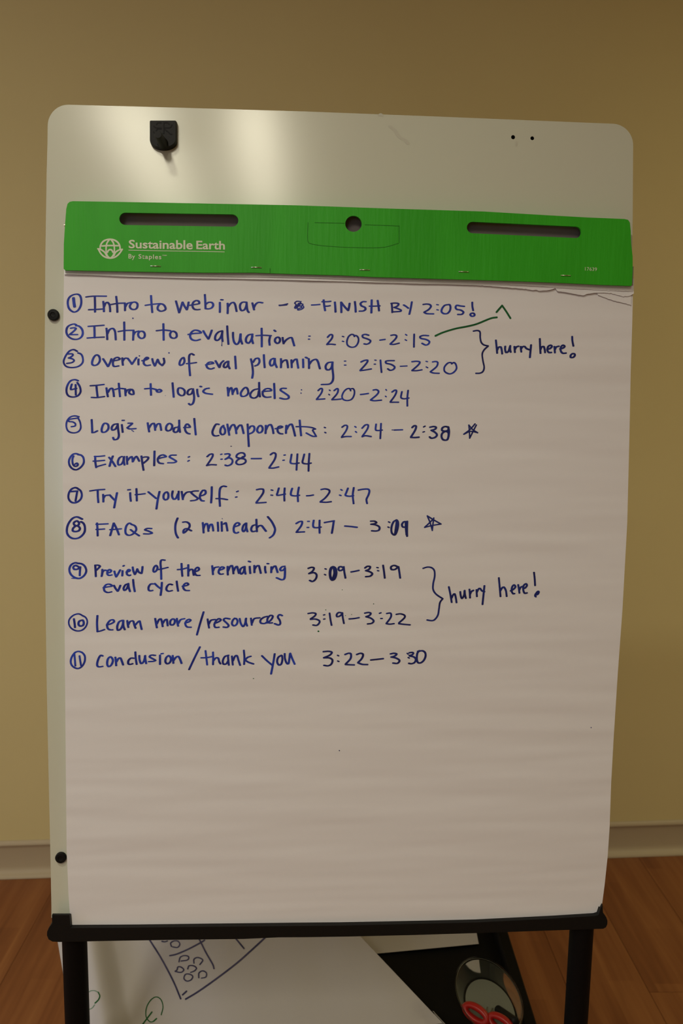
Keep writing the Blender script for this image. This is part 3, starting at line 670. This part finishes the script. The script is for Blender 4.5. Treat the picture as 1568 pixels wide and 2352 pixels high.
write('handwriting', M_INKB, 'seventh line: 7 Try it yourself : 2:44-2:47',
 (140, 1030, "200,480 170,470 122,492 92,545 92,605 127,646 180,650 233,613 250,560 235,508 200,482;118,518 155,515 198,512;195,512 185,570 174,630", 13, 10),
 (140, 1030, """350,510 430,498 520,492;440,500 442,580 448,648;505,553 508,600 508,640;508,600 530,567 578,560;585,558 615,592 645,622;672,533 655,620 638,712;830,533 832,585 838,632;805,497 828,495;905,484 908,560 910,628;895,555 950,550 1005,543;
 1048,522 1090,557 1142,600;1182,518 1162,610 1145,725;1270,522 1237,545 1230,595 1255,618 1283,600 1288,550 1270,522;1340,512 1332,570 1352,610 1380,598 1403,545;1412,515 1410,565 1410,615;1448,518 1455,565 1462,612"""),
 (400, 1030, """103,595 118,560 150,527 200,520;285,510 235,512 202,527 240,565 283,600 258,620 200,628;310,572 350,560 376,540 373,507 345,502 317,540 307,590 327,626 355,630;450,462 448,560 442,652;622,458 587,452 552,477 542,560 548,692;505,602 570,603 635,614"""),
 (400, 1030, """990,495 1030,487 1068,492 1063,540 985,648;985,655 1040,652 1098,648;1255,477 1240,530 1234,562 1330,548;1325,477 1320,555 1322,628;1415,480 1400,530 1402,560 1450,570 1500,562;1495,467 1482,550 1485,636""", 13, 9),
 (400, 1030, "748,520 768,512;735,585 752,582;1163,498 1182,502;1160,560 1180,562", 9, 8),
 (660, 1080, """232,307 270,305 308,298;405,232 450,224 498,237 503,265 455,330 395,378;395,382 460,385 522,378;725,217 705,270 694,300 740,313 790,305;795,210 783,300 793,400;852,238 910,228 965,227 983,247 970,300 947,350 955,398""", 12.5, 9),
 (660, 1080, "640,232 655,240;624,298 642,304", 9, 8))
write('handwriting', M_INKB, 'eighth line: 8 FAQs (2 min each) 2:47 -',
 (140, 1030, "255,848 190,822 132,845 82,920 70,1000 92,1050 140,1080 200,1078 250,1048 283,1000 286,940 268,897 240,880;180,872 152,895 165,923 205,923 218,895 197,872 180,872;180,930 147,955 140,988 170,998 213,988 228,960 205,932 180,930", 14, 10),
 (140, 1030, """432,897 437,960 440,1048;425,910 490,908 560,905;425,972 475,970 518,967;632,897 612,970 590,1045;634,897 670,970 695,1035;590,975 660,970 720,965;850,913 820,897 787,925 772,985 782,1028 820,1043 868,1023 903,975 888,930 845,912;835,975 880,1010 938,1048;1085,962 1035,960 1007,977 1050,992 1093,1015 1058,1026 995,1025"""),
 (400, 1030, """40,837 17,900 12,970 22,1030 45,1073;105,885 145,882 180,904 183,940 150,985 112,1015 112,982 145,962 205,988;342,892 348,950 352,1012;350,962 370,912 393,902 405,945 410,993;412,962 430,917 450,910 462,945 468,988;522,888 525,940 527,992;568,882 570,935 572,992;
 595,907 618,892 630,940 638,988;718,942 772,924 784,906 758,891 727,915 712,968 722,1008 750,1016 768,1006;860,897 832,922 817,975 832,998 855,970 865,912;865,897 865,950 878,998;985,915 942,927 922,970 937,998 970,993;985,852 988,930 992,997;992,952 1020,927 1048,927 1075,960 1100,993;1122,820 1170,880 1208,960 1205,1000 1185,1043 1145,1073"""),
 (400, 1030, "575,842", 5, 5),
 (660, 1080, """105,640 145,617 176,617 165,665 108,742;108,745 150,742 200,740;315,602 307,650 312,683 350,690 400,683;385,602 383,680 385,753;445,628 500,618 558,608;555,612 545,680 532,755;690,670 760,676 833,685""", 13, 9),
 (660, 1080, "242,614 262,614;235,687 255,687", 9, 8))
write('handwriting', M_INKN, 'end of eighth line: 3:09 and a star, dark navy',
 (660, 1080, "1000,612 1045,612 1068,630 1040,642 1003,648;1003,648 1060,657 1103,682 1098,718 1060,730 1012,727;1310,597 1272,620 1247,690 1252,753 1285,778 1310,740 1328,660 1323,612 1305,597;1312,602 1302,680 1290,768;1320,622 1312,700 1300,760;1430,617 1395,620 1372,655 1387,683 1425,680;1437,614 1434,700 1435,792;1418,622 1420,700 1428,775", 13, 9),
 (660, 1080, "1212,620 1228,627;1205,682 1220,688", 9, 8),
 (780, 1160, "1050,130 1085,215 1110,305;1110,305 1118,230 1128,155;1128,160 1080,210 1018,268;1018,268 1110,245 1215,228;1215,228 1130,180 1050,130", 9, 8))
write('handwriting', M_INKB, 'ninth line: 9 Preview of the remaining eval cycle',
 (140, 1280, "215,75 165,67 117,97 100,150 117,203 165,243 225,253 278,218 303,165 288,112 255,82 215,72;215,117 175,97 147,117 157,143 195,143 230,122;232,117 227,170 225,218", 13.5, 10),
 (140, 1280, "130,252 175,255", 8, 5),
 (140, 1280, """410,97 415,165 418,230;410,95 445,95 468,107 450,130 418,160;495,147 495,190 487,228;492,190 515,157 550,158;555,190 590,180 603,160 580,147 557,175 557,205 580,218 608,212;640,167 650,205 662,235;664,233 690,190 710,152;738,162 737,190 735,222;
 748,105 755,100;785,178 815,170 828,155 810,147 792,170 792,205 820,220 832,213;860,118 867,160 885,205;887,205 905,170 915,140;915,142 935,180 965,193;967,193 975,150 978,113;1140,97 1117,120 1107,160 1120,178 1148,155 1158,120 1140,97;1245,35 1207,32 1194,62 1200,150 1203,262;1150,150 1215,138 1280,122"""),
 (400, 1270, """87,128 90,200 97,278;42,200 95,195 150,180;168,143 168,210 168,275;170,225 195,197 220,202 227,235 234,266;250,225 288,210 298,190 280,172 252,197 247,240 267,268 305,270;455,155 460,205 465,258;465,217 485,177 530,168;540,208 580,195 598,178 570,167 542,195 532,235 555,256 585,252;
 640,163 640,210 643,262;645,217 670,162 693,152 705,200 710,248;712,217 735,172 753,162 765,205 775,244;830,167 797,190 787,230 805,253 833,225 843,177;845,163 846,210 855,252;905,163 908,205 912,245;893,100 912,107;960,152 962,195 962,235;962,202 985,162 1013,152 1028,200 1038,243;
 1090,163 1090,200 1098,238;1118,128 1130,130;1165,168 1165,200 1163,235;1168,202 1190,167 1213,157 1228,195 1240,233;1325,160 1292,167 1270,195 1282,213 1313,203 1328,182;1328,178 1328,250 1320,308 1293,323 1228,298"""),
 (140, 1280, """510,365 560,355 613,345 588,324 545,327 517,362 522,403 560,423 605,415;635,338 655,375 680,407;683,405 700,370 712,338;805,317 772,332 750,375 762,398 790,375 806,332;808,315 812,360 828,410;865,268 872,340 885,410;1105,320 1077,320 1052,355 1052,393 1075,403 1098,398;1125,315 1160,350 1195,375;1210,303 1205,380 1195,455;1335,330 1302,322 1272,350 1264,388 1290,408 1332,400;1388,288 1395,345 1405,405"""),
 (400, 1270, "100,400 145,392 170,378 150,360 120,377 107,415 132,448 178,452"))
write('handwriting', M_INKN, 'times beside ninth line: 3:09-3:19',
 (660, 1270, """250,185 290,172 318,182 300,220 258,248;258,248 320,237 350,265 338,313 300,343 267,330;650,167 622,167 610,195 627,213 658,203 673,180 650,167;675,167 682,230 695,300;765,228 810,220 855,210;930,180 960,160 993,167 980,195 940,212;940,212 990,227 1018,250 993,278 940,285;1147,150 1158,225 1167,300;
 1325,167 1280,150 1242,167 1247,198 1290,198 1325,170;1332,167 1342,230 1352,300""", 13, 9.5),
 (660, 1270, "450,190 465,195;444,258 458,264;1072,175 1088,178;1080,212 1095,215", 9, 8),
 (660, 1270, "545,170 520,190 510,250 520,305 540,322 567,300 583,240 575,190 545,170;560,190 565,250 548,310", 17, 15))
write('handwriting', M_INKB, 'tenth line: 10 Learn more/resources',
 (140, 1380, "270,185 215,157 152,172 102,220 94,275 122,328 185,360 250,353 298,310 316,250 298,202 265,180", 10, 9), (140, 1380, "155,218 163,270 168,318;245,234 217,247 210,285 232,303 265,293 273,260 262,234 245,234", 14, 10),
 (140, 1380, """437,178 432,270 437,362;437,370 480,360 520,345;550,290 600,275 638,250 623,227 587,237 554,285 562,333 590,348 618,348;735,234 697,252 674,310 682,353 715,338 740,290 745,237;748,235 748,300 765,345;795,238 800,280 808,318;808,287 830,247 860,240;870,248 880,290 895,328;
 892,290 920,257 943,242 955,290 968,342;1130,213 1140,270 1150,322;1150,277 1175,227 1198,217 1212,260 1220,308;1220,272 1245,232 1268,222 1275,260 1280,298;1340,217 1312,242 1312,283 1340,290 1363,265 1363,227 1340,217;1390,213 1395,255 1405,302;1408,272 1435,227 1480,215"""),
 (400, 1390, """130,215 175,200 198,180 175,170 147,187 132,225 152,260 200,265;352,82 310,220 272,355;400,168 408,220 418,272;415,227 440,182 490,172;495,215 540,195 560,175 535,162 502,187 480,235 492,266 535,265;665,165 612,157 592,177 630,215 653,245 633,266 590,262;725,157 702,182 692,225 715,248 748,230 760,187 742,160;
 785,162 797,215 825,256 850,220 858,165;862,158 860,205 875,248;920,158 925,200 930,238;932,217 960,162 1025,152;1115,135 1072,147 1034,180 1037,213 1085,220 1115,200;1115,213 1163,175 1183,132 1155,122 1122,155 1117,198 1140,213 1175,212;1295,125 1262,114 1242,142 1265,180 1273,220 1253,238 1205,222""", 13, 9))
write('handwriting', M_INKN, 'times beside tenth line: 3:19-3:22',
 (690, 1390, """92,100 145,92 183,102 170,130 120,165;120,170 180,167 228,190 218,223 190,243 150,238;348,97 358,170 372,240;500,95 460,87 434,110 437,138 475,128 503,97;500,92 507,150 520,218;585,165 645,160 700,150;772,95 815,87 843,97 830,120 785,138;785,138 845,157 878,190 853,218 805,225;
 1035,100 1075,94 1088,112 1080,150 1030,218;1030,222 1070,228 1120,222;1150,110 1200,104 1248,122 1248,150 1180,213;1180,222 1240,230 1312,236""", 12, 9),
 (690, 1390, "276,118 290,115;277,168 292,165;946,98 965,91;962,160 980,160", 9, 8))
write('handwriting', M_INKN, 'lower navy curly bracket and note: hurry here!',
 (960, 1270, "60,185 110,170 160,177 193,210 198,280 180,370 180,440 215,495 295,550;292,552 262,595 250,670 235,750 195,803 160,813 108,805", 11, 9),
 (960, 1270, """368,408 385,490 402,592;402,540 420,502 438,492 452,540 460,595;505,467 510,510 525,546 550,510 556,455;558,452 562,500 572,543;615,438 620,490 622,538;622,497 640,462 662,450;700,443 702,480 705,522;702,477 725,432 743,427 765,455 795,465;795,395 785,490 772,617;
 968,300 978,410 988,522;988,452 1005,422 1028,410 1052,450 1062,520;1110,455 1145,435 1168,405 1150,384 1127,410 1122,460 1140,490 1155,488;1200,383 1208,430 1215,480;1215,442 1230,412 1260,400;1262,430 1290,415 1306,387 1293,370 1267,390 1260,440 1277,483 1305,480;1390,235 1398,310 1403,390;1405,500 1435,462 1448,467 1438,493 1402,512 1412,526""", 12.5, 9.5))
write('handwriting', M_INKB, 'eleventh line: 11 conclusion/thank you',
 (140, 1380, "250,618 210,607 167,622 127,680 117,740 142,788 200,813 250,788 283,730 286,665 262,628 245,617;160,638 166,700 172,780;222,662 230,715 240,775", 12.5, 9),
 (140, 1380, """500,662 477,654 452,690 434,750 437,783 460,793 498,787;590,672 562,700 554,760 572,790 605,768 623,715 608,682 590,672;652,678 658,725 662,777;665,732 690,692 713,687 730,725 745,768;875,690 842,687 810,715 807,755 830,763 858,755;892,615 897,690 908,762;940,658 943,710 962,753 990,733 1005,690 1008,660;
 1010,658 1012,700 1022,752;1130,655 1082,652 1062,672 1100,695 1133,715 1108,726 1055,730;1188,653 1188,710 1188,762;1205,635 1222,632;1290,657 1262,682 1252,730 1275,756 1308,738 1320,695 1303,662;1340,658 1345,700 1348,748;1350,717 1380,677 1408,667 1430,705 1446,750"""),
 (400, 1390, """308,502 240,640 178,772;375,548 385,630 395,715;325,632 385,630 450,618;465,565 467,640 465,712;470,667 500,632 528,637 540,680 555,703;650,602 607,617 582,670 592,708 625,703 650,662;645,608 648,660 655,718;692,613 697,665 702,715;705,667 730,612 753,607 770,660 790,720;
 835,543 842,630 838,710;918,614 880,627 852,655;852,660 890,685 950,705;1052,608 1110,665 1175,720;1205,585 1190,680 1162,825;1285,602 1247,627 1234,680 1255,718 1283,708 1298,650 1293,607;1325,583 1328,640 1350,698 1370,703 1380,650 1388,583;1392,578 1415,640 1445,707""", 13, 9))
write('handwriting', M_INKN, 'times beside eleventh line: 3:22 - 3:30',
 (690, 1390, """275,558 340,554 376,567 350,600 280,630;280,632 350,634 383,660 368,708 330,728 282,722;535,592 575,577 603,584 600,640 540,708;540,712 590,715 642,717;675,592 720,577 750,592 735,640 690,688;690,692 740,710 802,713;845,658 920,650 990,642;
 1080,585 1120,577 1153,587 1130,610 1088,622;1088,622 1150,637 1188,665 1163,698 1110,695;1310,610 1360,622 1383,650 1368,688 1330,703 1300,698;1425,547 1402,575 1395,640 1407,688 1440,693 1478,663 1500,610 1493,567 1460,547 1415,555""", 13, 9.5),
 (690, 1390, "443,602 458,608;445,670 460,676;1279,578 1290,588;1291,628 1305,635", 9, 8),
 (690, 1390, "1303,572 1340,567 1355,577 1335,598 1305,603;1405,555 1425,548", 11, 9.5))
write('ink_speck', M_INKG, 'tiny green specks', (660, 1270, "458,683 460,684;1032,611 1034,612", 5, 5), (660, 1270, "370,940 372,941", 10, 9), (660, 1270, "695,752 697,752;768,738;656,442", 4, 4), (400, 1390, "948,880 953,881", 5, 4))
write('ink_speck', M_INKN, 'tiny dark specks', (779, 1724, "0,0", 1.2, 1.2, 1), (509, 793, "0,0", 1, 2, 1), (530, 1025, "0,0 1,0", 1.2, 1.0, 1), (1357, 1671, "0,0", 1, 1, 1))

# ------------------------------------------------------------------ loose sheets on the shelf
CR = [(262, 2165), (270, 2200), (281, 2260), (291, 2310), (301, 2352), (308, 2400)]
crw = [onz(x, y, SZ+.03) for x, y in CR]
def sdist(p):   # signed distance to the crease, positive on its right
    best = 1e9; sg = 1
    for a, b in zip(crw, crw[1:]):
        d = (b-a); d.z = 0; L2 = d.dot(d); q = Vector((p.x-a.x, p.y-a.y, 0)); t = max(0 if a is not crw[0] else -9, min(1 if b is not crw[-1] else 9, q.dot(d)/L2))
        r = q-d*t; 
        if r.length < abs(best): best = r.length; sg = 1 if d.x*q.y-d.y*q.x > 0 else -1
    return best*sg
def sheet_h(x, y, base=.030):
    s = sdist(Vector((x, y, 0)))
    if s < 0: h = .042*math.exp(-((s+.042)/.034)**2)-.006
    else: h = .003*math.exp(-s/.02)+.030*(1-math.exp(-((s-.01)/.085)**2 if s > .01 else 0))
    h += .004*noise.noise(Vector((x*6, y*6, 2)))+.0016*noise.noise(Vector((x*17, y*9, 4)))
    e = max(0, s-.36); h -= 0.35*e*e
    return SZ+base+h
def onsheet(x, y, l=0.0):
    z = SZ+.03
    for _ in range(9):
        q = onz(x, y, z); z = .4*z+.6*(sheet_h(q.x, q.y)+l*2)
    return onz(x, y, z)
def sheet(name, corners, surf, m, nx=60, ny=60, **kw):
    mb = MB(); vs = []
    (ax, ay), (bx, by), (cx, cy), (dx, dy) = corners
    for j in range(ny+1):
        for i in range(nx+1):
            s = i/nx; t = j/ny
            vs.append(surf((ax*(1-s)+bx*s)*(1-t)+(dx*(1-s)+cx*s)*t, (ay*(1-s)+by*s)*(1-t)+(dy*(1-s)+cy*s)*t))
    mb.add(vs, [(j*(nx+1)+i, j*(nx+1)+i+1, (j+1)*(nx+1)+i+1, (j+1)*(nx+1)+i) for j in range(ny) for i in range(nx)])
    o = mb.obj(name, m, None, True); tag(o, **kw)
    return o
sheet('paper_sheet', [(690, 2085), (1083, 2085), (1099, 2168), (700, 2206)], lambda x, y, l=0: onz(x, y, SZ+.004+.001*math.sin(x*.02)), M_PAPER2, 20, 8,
      label='plain white sheet lying flat on the shelf, mostly under the drawn-on sheet', category='paper sheet')
# sheet with drawing: straight back edge, slanting right edge
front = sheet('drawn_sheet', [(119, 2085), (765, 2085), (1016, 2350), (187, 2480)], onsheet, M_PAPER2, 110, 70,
      label='large creased paper sheet on the shelf with blue grid drawing and green circle', category='paper sheet')
# curled-over right corner
def curl(x, y, l=0): return onsheet(x, y)
mb = MB(); rs = []
A_ = onsheet(868, 2192); Bq = onsheet(993, 2322); 
ed = Bq-A_; side = Vector((ed.y, -ed.x, 0)).normalized()
if side.x < 0: side = -side
A2 = onsheet(900, 2226)
vs = []; n = 16
C0 = Bq; C1 = onsheet(1030, 2362)
for j in range(n+1):
    base_ = Bq+(C1-Bq)*(j/n*1.0)
    for i in range(9):
        t = i/8; ang = t*2.0
        vs.append(base_+(-side)*(-.004*math.sin(ang))*1.0+Vector((0, 0, -.010*(1-math.cos(ang)))))
mb.add(vs, [(j*9+i, j*9+i+1, (j+1)*9+i+1, (j+1)*9+i) for j in range(n) for i in range(8)])
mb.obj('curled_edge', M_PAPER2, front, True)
ink = Ink(onsheet)
ink.text(320, 2150, "135,65 240,230 330,390 420,570 495,752;555,757 700,670 920,515 1150,340 1300,210 1500,25 1560,-40;135,65 60,-50", 10, 10)
ink.text(320, 2150, "365,235 450,215 600,150 740,75 780,50;700,0 730,60 800,200 880,340 895,390;1130,0 1170,45 1255,148;518,705 565,662", 9, 9)
ink.text(320, 2150, "270,62 300,68 335,60;385,125 375,85 410,60 460,60 485,95 460,135 400,130;475,310 490,255 540,234 590,247 580,285 500,300;655,325 655,277 700,257 760,287 725,342;430,420 452,405 462,370 500,372 533,405 500,435 430,425;580,395 595,357 650,357 685,385 660,418 615,435;600,457 552,460 535,510 570,540 620,525 640,482 600,457;712,500 715,442 760,417 803,442 798,490 745,505", 8, 7)
ink.obj('drawing', M_INKV, front, label='blue-violet marker grid with small circles')
ink = Ink(onsheet)
ink.text(320, 2150, "262,945 283,850 260,765 205,730 142,762 92,840 77,920 87,985 130,1030 170,1023 205,992", 6, 6).text(320, 2150, "150,912 50,1045 20,1090;170,1023 205,990", 9, 7)
ink.text(130, 2150, "500,675 518,720 500,765 460,805", 7, 7)
ink.obj('drawing', M_INKG, front, label='green marker circle')
ink = Ink(onsheet)
ink.text(130, 2150, "330,715 400,662 450,654 500,675;455,825 420,868 350,890", 5, 5)
ink.obj('drawing', M_INKF, front, label='faint green marker arc')

# ------------------------------------------------------------------ clear cup tilted against the front rail, scissors inside
RC = EYE+ray(1121.9, 2287)*1.20
yaw, elv = -.27, .885
AX = Vector((math.sin(yaw)*math.cos(elv), -math.cos(yaw)*math.cos(elv), math.sin(elv)))
CX = AX.cross(Vector((0, 0, 1))).normalized(); CY = AX.cross(CX).normalized()
EX = math.cos(.827)*CX+math.sin(.827)*CY; EY = (-math.sin(.827)*CX+math.cos(.827)*CY)*1.339
cupL = .080
cup = empty('plastic_cup', RC-AX*cupL, 0, label='clear plastic cup tilted on the black shelf, holding red-handled scissors', category='cup')
def cr(h, r, n=48): return [RC-AX*h+(EX*math.cos(2*math.pi*i/n)+EY*math.sin(2*math.pi*i/n))*r for i in range(n)]
mb = MB(); mb.rings([cr(cupL, .0005), cr(cupL, .0335), cr(cupL-.002, .0352), cr(.004, .0415), cr(.001, .0428), cr(0, .0424), cr(.002, .0410), cr(.006, .0403), cr(cupL-.004, .0338), cr(cupL-.004, .0005)])
auto(mb.obj('cup_body', M_CLEAR, cup), 60)
mb = MB(); mb.rings([cr(cupL-.0045, .0325), cr(cupL-.0052, .0325)]); mb.obj('cup_liner', mat('pale_liner', (.15, .15, .10), .6, .3), cup, label='greenish grey disc in the cup bottom')
def P(x, y, h): # point inside the cup seen at pixel x,y at depth h below the rim
    d = ray(x, y); return EYE+d*((RC-AX*h-EYE).dot(AX)/d.dot(AX))
sci = empty('scissors', P(1113, 2350, .04), 0, label='scissors with red plastic handles, standing in the clear cup', category='scissors')
def loop(c, ax, rx, ry, r, tilt):
    """red handle: a closed rounded loop of plastic"""
    mb = MB(); rs = []; n = 32
    e1 = (CX*math.cos(tilt)+CY*math.sin(tilt)); e2 = (-CX*math.sin(tilt)+CY*math.cos(tilt))*.9+AX*.35; e2.normalize()
    for i in range(n+1):
        t = 2*math.pi*i/n; ct = c+e1*rx*math.cos(t)+e2*ry*math.sin(t); rad = (e1*math.cos(t)+e2*math.sin(t)).normalized(); nn = e1.cross(e2).normalized()
        rs.append([ct+rad*r*1.0*math.cos(a)+nn*r*1.5*math.sin(a) for a in [2*math.pi*k/12 for k in range(12)]])
    mb.rings(rs, False, False); return mb
sgn = 1 if CX.x > 0 else -1
qa_, qb2 = P(1091, 2326, .026), P(1118, 2344, .026); T1 = math.atan2((qb2-qa_).dot(CY), (qb2-qa_).dot(CX))
c1 = P(1093, 2328, .034); c2 = P(1150, 2352, .036)
t1 = T1
for c_ in (c1, c2):
    mb = loop(c_, AX, .0175, .0078, .0052, t1)
    auto(mb.obj('handle', M_RED, sci), 60)
mb = MB()
pv = P(1116, 2352, .045); tipp = RC-AX*(cupL-.008)
for dx in (-1, 1):
    q = pv+CX*.003*dx
    for (a, b) in ((q, tipp+CX*.004*dx),):
        mb.hexa([a-CX*.004-CY*.0006, a+CX*.004-CY*.0006, a+CX*.004+CY*.0006, a-CX*.004+CY*.0006], [b-CX*.001-CY*.0006, b+CX*.001-CY*.0006, b+CX*.001+CY*.0006, b-CX*.001+CY*.0006])
mb.tube(pv-CY*.003, pv+CY*.003, .003, n=14)
mb.obj('blades', M_GREY, sci)
# black-capped marker beside them
mk = MB(); m0 = P(1183, 2346, .034); m1 = RC-AX*(cupL-.008)+CX*.012*sgn
mk.tube(m0, m1, .0062, .006, n=20); mk.tube(m0+(m0-m1).normalized()*.002, m0, .0045, .0062, n=20)
o = auto(mk.obj('marker', M_BLACK, None), 50); tag(o, label='black-ended marker standing in the clear cup to the right of the scissors', category='marker')
